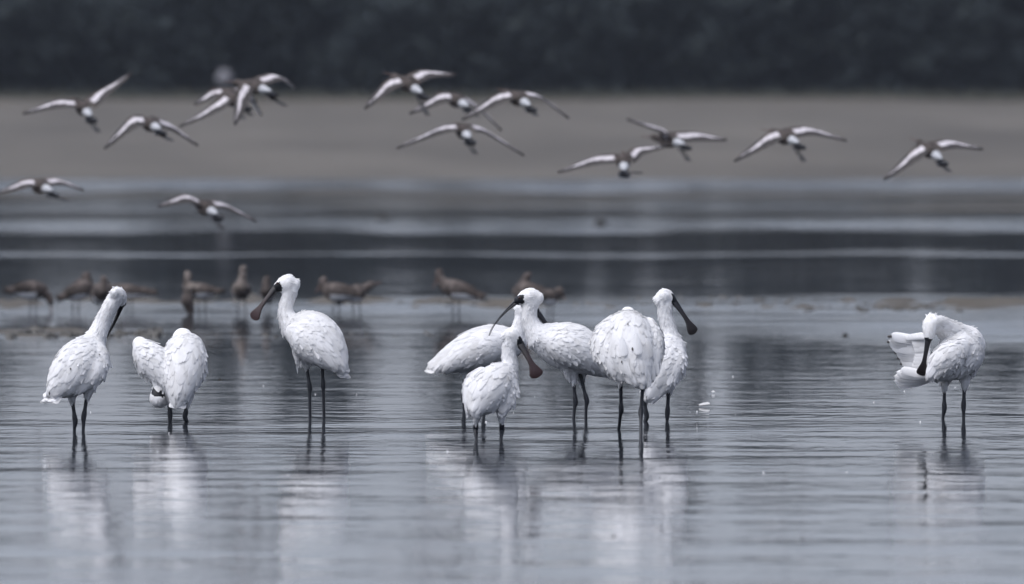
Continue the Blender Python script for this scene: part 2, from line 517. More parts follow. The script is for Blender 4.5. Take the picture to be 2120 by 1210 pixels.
# ------------------------------------------------------------------ far wood
def wood():
    R = random.Random(11)
    V, F, idx = [], [], []
    RN = np.random.RandomState(12)
    LV, LI = [], []
    def clump(c, rx, rz, n, s):
        d = RN.normal(size=(n, 3)); d /= np.linalg.norm(d, axis=1)[:, None]
        p = np.asarray(c) + d * (RN.rand(n, 1) ** .4) * np.array([rx, rx, rz])
        a = RN.normal(size=(n, 3)) * (1, 1, .7); a /= np.linalg.norm(a, axis=1)[:, None]
        bb = np.cross(a, RN.rand(n, 3) - (.5, .5, -.2)); bb /= np.linalg.norm(bb, axis=1)[:, None]
        k = s * RN.uniform(.6, 1.3, (n, 1))
        LV.append(np.stack([p - a * k, p + bb * k * .55, p + a * k, p - bb * k * .55], 1).reshape(-1, 3))
        LI.append((RN.rand(n) > .66).astype(int))
    gaps = [(-5.4, -3.3), (2.3, 4.4), (4.9, 7.0), (8.1, 9.2), (11.5, 12.6), (15.0, 19.0), (-20.8, -14.6), (-11.2, -10.2)]
    # understorey wall of shrubs and low trees
    x = -130.0
    while x < 130:
        for row in range(5):
            y = 398 + row * 3 + R.uniform(-1.5, 1.5)
            h = R.uniform(3.9, 4.9) if any(a < x < b2 for a, b2 in gaps) else R.uniform(5.2, 7.6)
            z0 = 2.2 + (y - 400) * .01
            k = 5
            for q in range(k):
                clump((x + R.uniform(-1, 1), y + R.uniform(-.6, .6), z0 + h * (q + .35) / k), 1.4, h / k * .75, 84, .36)
        x += R.uniform(1.2, 1.9)
    # tall trees; gaps between them
    x = -128.0
    while x < 128:
        x += R.uniform(1.0, 1.9)
        if any(a < x < b2 for a, b2 in gaps):
            continue
        y = 404 + R.uniform(-3, 9)
        H = R.uniform(9.0, 11.4) if x < 12.5 else R.uniform(6.2, 8.4)
        z0 = 2.2
        rr = R.uniform(.13, .22)
        tv, tf = tube([(x, y, z0 - .3, rr, rr), (x + R.uniform(-.3, .3), y, z0 + H * .5, rr * .8, rr * .8), (x + R.uniform(-.5, .5), y, z0 + H * .95, rr * .25, rr * .25)], (1, 0, 0), seg=6, n=2)
        o = len(V); V.extend(tv); F.extend([tuple(i + o for i in f) for f in tf]); idx.extend([2] * len(tf))
        for _ in range(9):
            zz = R.uniform(.35, 1.0)
            w = (1.6 - 1.0 * zz)
            clump((x + R.uniform(-1, 1) * w, y + R.uniform(-1, 1) * w, z0 + H * zz), R.uniform(.6, 1.1), R.uniform(.5, .9), 44, .36)
    lm = [simple('leaf_dark', (.046, .058, .062), .7, .1, scale=.6, c2=(.038, .049, .053)), simple('leaf_mid', (.054, .066, .064), .7, .1, scale=.6, c2=(.044, .055, .057)), simple('bark', (.07, .065, .06), .9, .2)]
    L_ = np.vstack(LV); o = len(V); nq = len(L_) // 4
    V.extend(L_); F.extend([(o + 4 * i, o + 4 * i + 1, o + 4 * i + 2, o + 4 * i + 3) for i in range(nq)]); idx.extend(np.concatenate(LI))
    for q in lm[:2]:                          # leaves let half the light through
        qt = q.node_tree; tr = qt.nodes.new('ShaderNodeBsdfTranslucent'); mx = qt.nodes.new('ShaderNodeMixShader')
        mx.inputs[0].default_value = .48
        pb = qt.nodes['Principled BSDF']
        qt.links.new(pb.inputs['Base Color'].links[0].from_socket, tr.inputs['Color'])
        qt.links.new(pb.outputs[0], mx.inputs[1]); qt.links.new(tr.outputs[0], mx.inputs[2])
        qt.links.new(mx.outputs[0], qt.nodes['Material Output'].inputs['Surface'])
    o = new_obj('far_wood', V, F, lm, smooth=False, idx=idx)
    tag(o, 'dark blurred wood along the far shore behind the pale bank', 'wood', kind='stuff')
wood()
# grassy fringe where bank meets the wood
R = random.Random(3)
V, F = [], []
for _ in range(7000):
    x = R.uniform(-60, 60); y = R.uniform(385, 397)
    z = 0.005 + 2.25 * (y - 213) / 192
    h = R.uniform(.15, .5); w = R.uniform(.03, .08); lx = R.uniform(-.1, .1)
    n0 = len(V)
    V += [(x - w, y, z), (x + w, y, z), (x + lx, y + R.uniform(-.1, .1), z + h)]
    F.append((n0, n0 + 1, n0 + 2))
tag(new_obj('shore_grass', V, F, simple('grass', (.085, .085, .066), .8, .1, scale=1, c2=(.06, .062, .052)), smooth=False), 'rough dull green grass fringe at the foot of the wood', 'grass', kind='stuff')

# ------------------------------------------------------------------ spoonbills
def spoonbill(label, foot_y, body, neck, head, bill, legs, bill_mat='bill_black', mask=None, eyes=(), wings=(), thighs=(), fan=None, seed=0, depth=None, bill_face=None, tail_len=.10, tail_spread=.28, puff=1.0, crest=1.0, bill_w=1.3, spots=()):
    """pixel rows (px, py, dd[m], r[px]) become tubes at the bird's own distance"""
    R = random.Random(100 + seed)
    D = depth or wdepth(foot_y)
    sc = D / FPX                              # metres per pixel at the bird
    def pt(q):
        p = at(q[0], q[1], D + q[2])
        rw = q[3] * sc; rh = (q[4] if len(q) > 4 else q[3]) * sc
        return (*p, rw, rh)
    fx = np.mean([l[-1][0] for l in legs])
    base = at(fx, foot_y, D); base = np.array([base[0], base[1], -0.11])
    root = empty('spoonbill', base)
    tag(root, label, 'bird', 'spoonbills wading in the shallows')
    bp = np.array([pt(q) for q in body])
    A = nrm(bp[-1, :3] - bp[0, :3])           # breast -> tail
    side = nrm(cross(A, [0, 0, 1]))
    LB = Loft(bp, side, n=5, seg=24)
    lofts = [LB]
    neck_side = side
    LN = Loft([pt(q) for q in neck], neck_side, n=5, seg=16) if neck else None
    LH = Loft([pt(q) for q in head], neck_side, n=5, seg=16) if head else None
    LW = []
    for w in wings:
        wp = [pt(q) for q in w]
        LW.append(Loft(wp, side, n=5, seg=20))
    LT = [Loft([pt(q) for q in t], side, n=4, seg=12) for t in thighs]
    alll = [l for l in [LB, LN, LH] + LW + LT if l]
    me = fuse([l.mesh() for l in alll], .0055, 4)
    nv = len(me.vertices)
    co = np.empty(nv * 3); me.vertices.foreach_get('co', co); co = co.reshape(-1, 3)
    bvh = BVHTree.FromPolygons([tuple(c) for c in co], [tuple(p.vertices) for p in me.polygons])
    bvh_w = bvh
    # ---------------- feathers over the body tube
    tocam = nrm(CAMP - base)
    small = FeatherBag()
    bagL, bagR, bagM, bagT = FeatherBag(), FeatherBag(), FeatherBag(), FeatherBag()
    indiv = {'L': [], 'R': [], 'M': [], 'T': []}
    bags = {'L': bagL, 'R': bagR, 'M': bagM, 'T': bagT}
    down = np.array([0, 0, -1.0])
    def put(loft, u, th, L, W, tilt, droop, part, long=False, lift=.0015, yaw=0.0, big=True, lim=1.7):
        P, T, S, H, Rr = loft.sample(u)
        d = np.cos(th) * H + np.sin(th) * S
        rexp = 1 / math.sqrt((math.sin(th) / Rr[0]) ** 2 + (math.cos(th) / Rr[1]) ** 2)
        hit = bvh.ray_cast(Vector(P), Vector(d), .5)
        if hit[0] is None: return
        dist = hit[3]
        if dist > rexp * lim + .012: return
        n = np.array(hit[1]);
        if np.dot(n, d) < 0: n = -n
        f = T + droop * down * abs(math.sin(th)) + yaw * cross(n, T)
        x = f - n * np.dot(f, n)
        if np.linalg.norm(x) < .2: return
        x = nrm(x)
        x2 = nrm(x * math.cos(tilt) + n * math.sin(tilt))
        z2 = nrm(n - x2 * np.dot(n, x2))
        p = np.array(hit[0]) - x * L * .12
        v, f = grown_feather(bvh, p, x, n, L, W, (tilt * .34 * L + .0011 * pf) * R.uniform(.4, 1.8), long, R)
        if big and np.dot(n, tocam) > -.12:
            indiv[part].append((v, f))
        else:
            small.addv(v, f)
    pf = puff
    def rows(loft, u0, u1, step, fn):
        s = u0 * loft.L
        odd = 0
        while s < u1 * loft.L:
            fn(s / loft.L, odd); s += step * R.uniform(.85, 1.15); odd ^= 1
    def ring(loft, u, odd, th0, th1, L, W, tilt, droop, part, **kw):
        Rr = loft.sample(u)[4]
        dth = W * .62 / max(.02, Rr.mean())
        th = th0 + (dth * .5 if odd else 0)
        while th <= th1:
            j = R.uniform(.7, 1.25)
            put(loft, u + R.uniform(-.012, .012), th + R.uniform(-.2, .2) * dth, L * j, W * R.uniform(.85, 1.12), tilt * R.uniform(.7, 1.5), droop, part, yaw=R.uniform(-.16, .16), **kw)
            th += dth
    def lay(loft, mantle=True):
        # small breast feathers
        rows(loft, .02, .24, .014, lambda u, o: ring(loft, u, o, -math.pi, math.pi, .027, .017, .07 * pf, .1, 'M', big=False))
        rows(loft, .24, .86, .02, lambda u, o: (ring(loft, u, o, 1.95, math.pi, .034, .020, .07 * pf, .1, 'M', big=False), ring(loft, u, o, -math.pi, -1.95, .034, .020, .07 * pf, .1, 'M', big=False)))
        # wing coverts, then the longer secondaries
        for sg, part in ((1, 'R'), (-1, 'L')):
            def rr(u, o, L, W, tilt, a, b2, **kw):
                lo, hi = (a, b2) if sg > 0 else (-b2, -a)
                ring(loft, u, o, lo, hi, L, W, tilt, .35, part, **kw)
            rows(loft, .20, .46, .028, lambda u, o: rr(u, o, .064, .025, .05 * pf, .75, 2.0))
            rows(loft, .46, .66, .026, lambda u, o: rr(u, o, .105, .028, .035 * pf, .70, 1.95))
            rows(loft, .62, .74, .03, lambda u, o: rr(u, o, .165, .034, .03, .5, 1.4, long=True, lift=.003))
        rows(loft, .74, .97, .03, lambda u, o: ring(loft, u, o, -math.pi, math.pi, .062, .026, .05, .2, 'M', lift=.001, lim=2.4))
        rows(loft, .66, .80, .03, lambda u, o: ring(loft, u, o, -.8, .8, .110, .032, .05, .1, 'M', long=True, lift=.003))
        rows(loft, .16, .68, .042, lambda u, o: ring(loft, u, o, -.85, .85, .100, .032, .045 * pf, .1, 'M', lift=.002))
    lay(LB)
    for w in LW:
        if w.R.max() < .030:
            rows(w, .02, .80, .014, lambda u, o: ring(w, u, o, -math.pi, math.pi, .030, .018, .1, .1, 'L'))
            continue
        rows(w, .02, .35, .018, lambda u, o: ring(w, u, o, -math.pi, math.pi, .044, .022, .13 * pf, .1, 'L'))
        rows(w, .32, .75, .026, lambda u, o: ring(w, u, o, -math.pi, math.pi, .070, .026, .09 * pf, .15, 'L'))
        rows(w, .68, .88, .035, lambda u, o: ring(w, u, o, -2, 2, .095, .032, .06, .1, 'L', long=True))
    # loose feathers: flank skirt and ruffled edges
    for _ in range(int(130 * min(pf, 1.4) ** 3)):
        u = R.uniform(.25, .95); th = R.choice((-1, 1)) * R.uniform(1.2, 2.5)
        loft = R.choice([LB] + LW)
        P, T, S, H, Rr = loft.sample(u)
        d = np.cos(th) * H + np.sin(th) * S
        hit = bvh.ray_cast(Vector(P), Vector(d), .3)
        if hit[0] is None or hit[3] > Rr.max() * 1.4: continue
        n = np.array(hit[1]); n = n if np.dot(n, d) > 0 else -n
        f = T + down * R.uniform(.2, .9)
        x = f - n * np.dot(f, n)
        if np.linalg.norm(x) < .2: continue
        x = nrm(x); tl = R.uniform(.08, .32)
        x2 = nrm(x * math.cos(tl) + n * math.sin(tl)); z2 = nrm(n - x2 * np.dot(n, x2))
        small.add(np.array(hit[0]) - x * .008, x2, z2, R.uniform(.03, .06), R.uniform(.010, .020), R.choice(SHAPES))
    # tail fan
    P, T, S, H, Rr = LB.sample(.90)
    for k in range(9):
        a = (k - 4) / 4 * tail_spread
        x = nrm(T * math.cos(a) + S * math.sin(a))
        z = nrm(H - x * np.dot(H, x))
        p = P + S * math.sin(a) * .02 + H * (.004 - .006 * abs(k - 4) / 4 + .0012 * (k % 2))
        tmp = FeatherBag(); tmp.add(p, x, z, tail_len * R.uniform(.92, 1.05), .034, R.choice(LONG)); indiv['T'].append((tmp.V[0], tmp.F))
        small.add(p - H * .006, x, -z, tail_len * .8, .03, LONG[0])
    # neck, crown and thigh plumes
    def plumes(loft, n, L, W, tilt, rev=False):
        for _ in range(n):
            u = R.random(); th = R.uniform(-math.pi, math.pi)
            Pn, Tn, Sn, Hn, Rn = loft.sample(u)
            d = np.cos(th) * Hn + np.sin(th) * Sn
            hit = bvh.ray_cast(Vector(Pn), Vector(d), .2)
            if hit[0] is None or hit[3] > Rn.max() * 1.5 + .004: continue
            if mask and min(np.linalg.norm(np.array(hit[0]) - c) - r_ for c, r_ in MK) < .006: continue
            nn = np.array(hit[1])
            if np.dot(nn, d) < 0: nn = -nn
            f = (-Tn if rev else Tn)
            x = nrm(f - nn * np.dot(f, nn) + np.array([R.gauss(0, .12) for _ in range(3)]))
            x = nrm(x * math.cos(tilt) + nn * math.sin(tilt))
            z = nrm(nn - x * np.dot(nn, x))
            small.add(np.array(hit[0]) - x * L * .2, x, z, L * R.uniform(.7, 1.3), W, BLADE)
    MK = [(at(q[0], q[1], D + q[2]), q[3] * sc) for q in (mask or [])]
    if LN: plumes(LN, 800, .024, .0065, .20, rev=True)
    if LH:
        plumes(LH, 300, .018, .005, .14, rev=True)
        Pn, Tn, Sn, Hn, Rn = LH.sample(.10)
        for _ in range(int(70 * crest)):
            a = R.uniform(-1.4, 1.4)
            d = np.cos(a) * Hn + np.sin(a) * Sn
            p = Pn + d * Rn.mean() * R.uniform(.5, .9)
            x = nrm(-Tn + d * R.uniform(0, .35) + np.array([R.gauss(0, .12), R.gauss(0, .12), -.35 + R.gauss(0, .15)]))
            z = nrm(d - x * np.dot(d, x))
            small.add(p, x, z, R.uniform(.018, .036), .005, BLADE)
    for t in LT:
        plumes(t, 110, .03, .010, .10)
    # ---------------- objects
    fm = None
    idx = np.zeros(len(me.polygons), np.int32)
    if MK:
        cen = np.array([p.center for p in me.polygons])
        for c, r_ in MK:
            idx[np.linalg.norm(cen - c, axis=1) < r_] = 1
    me.transform(Matrix.Translation(-Vector(base)))
    obj_of('body', me, [M['down'], M['mask']], root, True, idx)
    o = small.build('plumage', M['white'], root, base)
    if o: tag(o, kind='stuff')
    for key, nm in (('L', 'wing'), ('R', 'wing'), ('M', 'mantle'), ('T', 'tail')):
        lst = indiv[key]
        if not bags[key].V and lst:
            bags[key].addv(*lst.pop())
        part = bags[key].build(nm, M['white'], root, base)
        if part is None: continue
        for v, f in lst:
            c = v[0]
            new_obj('feather', v - c, f, M['white'], part, True, None, tuple(c - base))
        if key == 'M':
            for sx, sy, sl in spots:
                ray = Vector(at(sx, sy, D)) - Vector(CAMP)
                hit = bvh_w.ray_cast(Vector(CAMP), ray.normalized(), 60)
                if hit[0] is None: continue
                n = np.array(hit[1]); n = n if np.dot(n, tocam) > 0 else -n
                x = nrm(down - n * np.dot(down, n))
                v, f = grown_feather(bvh_w, np.array(hit[0]) + n * .004, x, n, sl * sc, sl * sc * .45, .004, False, R)
                v = np.array(v) + n * .006; c = v[0]
                new_obj('feather', v - c, f, M['dark_feather'], part, True, None, tuple(c - base))
        if key == 'L' and fan:
            for f in fan:
                p0 = np.array(at(f[0], f[1], D + f[2])); p1 = np.array(at(f[3], f[4], D + f[5]))
                x = nrm(p1 - p0); fz = np.asarray(f[7] if len(f) > 7 else tocam)
                z = nrm(fz - x * np.dot(fz, x))
                feather_obj(part, base, p0, x, z, np.linalg.norm(p1 - p0), f[6] * sc, R.choice((3, 4)), DARK_ME if len(f) > 8 and f[8] else None)
    if bill:
        b0, b1 = np.array(at(bill[0][0], bill[0][1], D + bill[0][2])), np.array(at(bill[1][0], bill[1][1], D + bill[1][2]))
        bx = nrm(b1 - b0); BL = np.linalg.norm(b1 - b0)
        fn = np.asarray(bill_face if bill_face is not None else cross(bx, side))
        fn = nrm(fn - bx * np.dot(fn, bx))
        wdir = cross(fn, bx)
        prof = [(0, .021, .024), (.08, .019, .021), (.25, .0155, .014), (.48, .0135, .0095), (.66, .017, .0075), (.80, .029, .0065), (.90, .037, .006), (.965, .031, .005), (1.0, .012, .004)]
        def mandible(sgn, k=1.0):
            pts = []
            for u, w, t in prof:
                p = b0 + bx * (BL * u * k) + fn * (sgn * t * .27 + .010 * math.sin(u * math.pi) - (.006 * max(0, u - .85) / .15))
                pts.append((*p, w * .5 * bill_w, t * .23))
            lf = Loft(pts, wdir, n=4, seg=12, round_ends=False)
            v, f = lf.mesh()
            u = [np.dot(np.asarray(q) - b0, bx) / BL for q in v]
            return np.array(v) - base, f, u
        def mobj(name, data, parent):
            v, f, u = data
            o = new_obj(name, v, f, M[bill_mat], parent)
            a = o.data.attributes.new('u', 'FLOAT', 'POINT')
            a.data.foreach_set('value', np.array(u, np.float32))
            return o
        bo = mobj('bill', mandible(1), root)
        mobj('lower_mandible', mandible(-1, .985), bo)
    for e in eyes:
        p = np.array(at(e[0], e[1], D + e[2])) - base
        v, f = Loft([(*(p - tocam * .001), .0055, .0055), (*(p + tocam * .001), .0055, .0055)], (1, 0, 0), n=2, seg=10).mesh()
        new_obj('eye', v, f, M['eye'], root)
    for l in legs:
        pts = []
        for q in l:
            dd = q[2] if len(q) > 2 else 0
            pts.append(np.array(at(q[0], q[1], D + dd)))
        hip, knee, wat = pts
        dn = nrm(wat - knee)
        k = (-.105 - wat[2]) / dn[2]
        foot = wat + dn * max(k, .02)
        up = nrm(hip - knee)
        P5 = [(*(hip + up * .03), .010, .010), (*hip, .0085, .0085), (*(knee + up * .03), .0075, .0075), (*(knee + up * .008), .0105, .0098), (*(knee - up * .012), .0105, .0095), (*(knee + dn * .035), .0072, .0072), (*wat, .0066, .0066), (*(foot + np.array([0, 0, .01])), .007, .007)]
        parts = [tube(P5, (1, 0, 0), 12)]
        fw = -A.copy(); fw[2] = 0; fw = nrm(fw)
        for ang, tl in ((-.45, .085), (0, .095), (.45, .085), (3.14, .04)):
            d = np.array([fw[0] * math.cos(ang) - fw[1] * math.sin(ang), fw[0] * math.sin(ang) + fw[1] * math.cos(ang), 0])
            f0 = foot + np.array([0, 0, .006])
            parts.append(tube([(*f0, .005, .005), (*(f0 + d * tl * .6), .004, .004), (*(f0 + d * tl), .002, .002)], (0, 0, 1), 6, 2))
        v, f = join(parts)
        new_obj('leg', np.array(v) - base, f, M['leg'], root)
    return root

TC = np.array([0, -1, 0.05])
# A: far left, walking away, head turned from us
spoonbill('leftmost white spoonbill seen from behind with neck raised and bill hanging down its right side', 894,
    body=[(196, 703, .12, 20), (189, 718, .10, 33), (175, 742, .06, 47), (158, 764, 0, 49), (140, 784, -.05, 42), (123, 801, -.09, 27), (112, 812, -.11, 14)],
    neck=[(193, 712, .11, 26), (204, 688, .11, 20), (215, 662, .11, 17), (227, 637, .10, 16), (237, 619, .10, 15.5), (242, 610, .10, 15.5)],
    head=[(238, 606, .075, 11), (243, 609, .095, 16), (247, 616, .115, 16), (252, 627, .135, 11)],
    bill=((252, 630, .135), (208, 712, .175)), bill_w=.9, bill_face=(.9, .3, .2), mask=[(254, 631, .14, 12)],
    legs=[((149, 822), (155, 868), (154, 893)), ((180, 820), (174, 860), (172, 896))],
    wings=[[(198, 720, .06, 18), (202, 746, .02, 25), (192, 774, -.03, 24), (172, 796, -.06, 15), (152, 810, -.08, 8)], [(172, 715, .03, 16), (148, 742, -.02, 26), (130, 772, -.07, 26), (114, 798, -.11, 15), (104, 812, -.13, 8)]], thighs=[[(150, 795, 0, 18), (149, 815, 0, 11), (149, 830, 0, 7)], [(186, 780, 0, 20), (184, 803, 0, 13), (180, 822, 0, 7)]], seed=1, spots=[(146, 763, 6), (205, 735, 6), (103, 812, 6)], crest=.2)
# B: preening under its wing
spoonbill('white spoonbill preening upside down with its head tucked below its raised left wing', 874,
    body=[(378, 700, .12, 22), (382, 716, .10, 38), (383, 745, .04, 45), (380, 772, -.02, 42), (374, 800, -.07, 32), (370, 820, -.10, 20), (368, 832, -.11, 12)],
    wings=[[(289, 712, .06, 16), (297, 724, .05, 25), (313, 745, .03, 34), (331, 766, 0, 30), (347, 786, -.03, 20), (357, 806, -.05, 10)]],
    neck=[(360, 770, .16, 22), (347, 800, .10, 15), (338, 820, .04, 14), (332, 828, .0, 15)],
    head=[(334, 834, -.02, 12), (328, 828, -.03, 17), (326, 817, -.03, 15), (327, 806, -.02, 11)],
    bill=((328, 808, -.01), (332, 715, .09)), bill_face=(0, -1, 0), mask=[(325, 812, -.045, 12), (332, 812, -.045, 13), (331, 803, -.03, 14)],
    legs=[((351, 830), (352, 856), (352, 876)), ((389, 826), (384, 858), (386, 868))],
    thighs=[[(352, 800, 0, 16), (351, 822, 0, 9), (351, 836, 0, 6)], [(392, 800, 0, 18), (390, 822, 0, 10), (389, 838, 0, 6)]], seed=2, tail_len=.07, puff=1.4, crest=0)
# C: upright, facing left
spoonbill('white spoonbill standing alone and facing left with its brown bill hanging down in front', 864,
    body=[(598, 668, .05, 16), (606, 674, .045, 28), (624, 682, .03, 41), (647, 694, 0, 49), (670, 712, -.03, 45), (690, 735, -.06, 32), (704, 755, -.08, 16)],
    neck=[(607, 676, .045, 28), (594, 655, .045, 19), (592, 636, .045, 15), (597, 616, .045, 14.5), (601, 600, .045, 17)],
    head=[(609, 590, .045, 14), (598, 589, .045, 20, 21), (585, 591, .043, 16, 17), (575, 595, .042, 10, 11)],
    bill=((573, 594, .042), (523, 661, .03)), bill_mat='bill_brown', bill_face=(-.35, -.9, .3), mask=[(569, 589, .0, 13), (573, 598, .02, 12), (569, 594, .07, 14), (574, 584, .01, 7)],
    eyes=[(574, 587, .008)],
    legs=[((634, 752), (641, 800), (642, 863)), ((667, 750), (669, 796), (671, 865))],
    wings=[[(613, 690, -.03, 24), (637, 705, -.07, 36), (664, 727, -.10, 32), (690, 749, -.12, 19), (708, 766, -.12, 8)]], thighs=[[(632, 725, 0, 22), (633, 745, 0, 13), (635, 760, 0, 7)], [(666, 730, 0, 20), (667, 746, 0, 10), (667, 758, 0, 6)], [(616, 718, -.04, 12), (616, 738, -.04, 8), (617, 751, -.04, 4)]], seed=3, tail_len=.10, tail_spread=.3)
# D: behind, body turned right
spoonbill('white spoonbill turned right, its head and neck half hidden behind another spoonbill', 856,
    body=[(1074, 706, .03, 18), (1062, 710, .02, 30), (1026, 716, .01, 44), (985, 726, 0, 44), (946, 740, -.01, 33), (916, 752, -.02, 20), (898, 760, -.03, 12)],
    neck=[(1060, 706, .02, 28), (1072, 686, .03, 17), (1078, 664, .03, 13.5), (1082, 648, .03, 14), (1088, 640, .03, 16)],
    head=[(1078, 640, .03, 12), (1090, 637, .03, 18), (1102, 640, .03, 14), (1110, 645, .03, 9)],
    bill=((1111, 646, .03), (1160, 722, .02)), bill_face=(.6, -.7, .4), mask=[(1112, 642, .0, 13)],
    legs=[((962, 770), (960, 820), (961, 855)), ((1000, 768), (1001, 815), (1002, 860))],
    wings=[[(1040, 712, -.06, 24), (1002, 724, -.09, 34), (962, 741, -.08, 25), (922, 757, -.06, 12), (902, 765, -.05, 6)]], thighs=[[(966, 752, 0, 20), (963, 768, 0, 10), (962, 778, 0, 6)], [(1000, 752, 0, 20), (1000, 768, 0, 10), (1000, 778, 0, 6)]], seed=4, tail_len=.085, tail_spread=.34, depth=41.6, crest=.5)
# E: facing left, thin bill
spoonbill('white spoonbill facing left with bare black face and thin bill seen edge on', 867,
    body=[(1104, 692, -.02, 18), (1118, 699, -.02, 30), (1152, 712, -.01, 45), (1188, 722, 0, 50), (1222, 738, .02, 41), (1250, 757, .04, 26), (1268, 770, .05, 13)],
    neck=[(1118, 700, -.02, 30), (1103, 680, -.02, 20), (1096, 660, -.02, 16.5), (1097, 640, -.02, 16), (1101, 624, -.02, 18)],
    head=[(1112, 618, -.02, 15), (1098, 616, -.02, 20), (1084, 619, -.02, 16), (1073, 623, -.02, 10)],
    bill=((1072, 623, -.02), (1010, 694, -.03)), bill_mat='bill_grey', bill_w=1.1, bill_face=(-.72, .05, .68), mask=[(1072, 618, -.055, 12), (1076, 626, -.055, 10), (1070, 622, -.02, 11), (1077, 614, -.06, 9)],
    eyes=[(1075, 617, -.058)],
    legs=[((1187, 784), (1191, 828), (1188, 864)), ((1203, 782), (1214, 826), (1213, 866))],
    wings=[[(1138, 706, -.06, 20), (1170, 719, -.09, 35), (1206, 735, -.08, 31), (1240, 756, -.04, 18), (1262, 772, .0, 8)]], thighs=[[(1184, 758, -.01, 20), (1186, 778, -.01, 10), (1188, 790, -.01, 6)], [(1203, 758, .02, 18), (1203, 778, .02, 10), (1204, 790, .02, 6)], [(1172, 750, -.03, 14), (1174, 770, -.03, 8), (1176, 780, -.03, 4)]], seed=5, tail_len=.07, puff=1.25)
# F: small one in front
spoonbill('small white spoonbill in front of the others, back to us, with reddish brown spoon bill', 913,
    wings=[[(996, 774, .06, 14), (984, 792, .02, 21), (981, 815, -.03, 22), (985, 838, -.07, 14), (990, 854, -.09, 7)], [(1050, 778, .07, 16), (1053, 803, .03, 20), (1048, 828, .0, 18), (1040, 848, -.03, 9)]],
    body=[(1052, 768, .12, 18), (1045, 778, .10, 30), (1031, 791, .05, 39), (1016, 806, 0, 42), (1002, 822, -.04, 38), (990, 838, -.07, 28), (986, 848, -.09, 16)],
    neck=[(1048, 778, .10, 26), (1055, 756, .10, 17), (1054, 735, .10, 15), (1054, 718, .10, 15), (1057, 706, .10, 16)],
    head=[(1047, 698, .10, 12), (1058, 696, .10, 18), (1069, 703, .10, 13), (1076, 711, .10, 9)],
    bill=((1076, 711, .10), (1114, 781, .06)), bill_mat='bill_brown', bill_face=(.2, -.95, .2), mask=[(1080, 709, .08, 10.5), (1079, 700, .08, 6)],
    legs=[((986, 862), (985, 884, .02), (986, 913)), ((1038, 862), (1039, 886, .02), (1037, 914))],
    thighs=[[(990, 840, 0, 18), (987, 858, 0, 11), (986, 872, 0, 6)], [(1040, 835, 0, 20), (1038, 856, 0, 11), (1038, 870, 0, 6)]], seed=6, tail_len=.055, puff=1.3, crest=.5, bill_w=1.5)
FAN_G = [(1250, 728, -.07, 1268, 774, -.09, 14), (1256, 734, -.08, 1279, 783, -.10, 14), (1264, 738, -.09, 1290, 789, -.11, 14), (1275, 740, -.12, 1298, 786, -.13, 15),
         (1300, 748, -.15, 1306, 797, -.15, 16), (1312, 752, -.16, 1317, 802, -.16, 17), (1322, 756, -.16, 1331, 808, -.16, 17), (1334, 758, -.15, 1344, 804, -.15, 16),
         (1346, 745, -.11, 1352, 790, -.11, 14), (1355, 738, -.08, 1361, 778, -.09, 13), (1288, 700, -.14, 1292, 738, -.16, 17), (1316, 690, -.14, 1322, 734, -.17, 18), (1340, 700, -.11, 1346, 742, -.12, 16)]
# G: puffed, from behind, head out of sight
spoonbill('puffed up white spoonbill seen from behind with no head in view, wings drooping', 892,
    wings=[[(1268, 668, .08, 16), (1252, 696, .03, 24), (1254, 728, -.02, 27), (1272, 758, -.06, 20), (1286, 780, -.08, 9)], [(1342, 672, .08, 16), (1349, 702, .03, 24), (1349, 734, -.02, 23), (1344, 764, -.06, 17), (1340, 788, -.09, 9)]],
    body=[(1300, 650, .14, 16), (1300, 668, .11, 36), (1300, 695, .05, 52), (1303, 722, -.01, 53), (1309, 748, -.06, 46), (1319, 772, -.10, 32), (1327, 788, -.12, 18)],
    neck=[(1298, 672, .16, 28), (1292, 690, .24, 18), (1290, 715, .27, 14), (1296, 738, .26, 14), (1302, 748, .23, 15)],
    head=[(1298, 742, .26, 12), (1304, 750, .23, 17), (1308, 756, .19, 13), (1310, 760, .17, 8)],
    bill=((1310, 760, .17), (1312, 700, .09)), bill_face=(0, -1, .3), mask=[(1309, 758, .16, 12)],
    legs=[((1285, 785, .03), (1286, 846, .06), (1282, 882, .10)), ((1331, 798, -.02), (1327, 852, -.06), (1327, 897, -.10))],
    thighs=[[(1288, 762, .02, 18), (1286, 780, .03, 10), (1285, 792, .03, 6)], [(1331, 775, -.02, 18), (1331, 794, -.02, 10), (1331, 806, -.02, 6)]], seed=7, spots=[(1309, 721, 9), (1345, 724, 8), (1289, 747, 6), (1300, 672, 7), (1357, 770, 9), (1345, 790, 8)], fan=FAN_G, tail_len=.065, puff=1.3, crest=0)
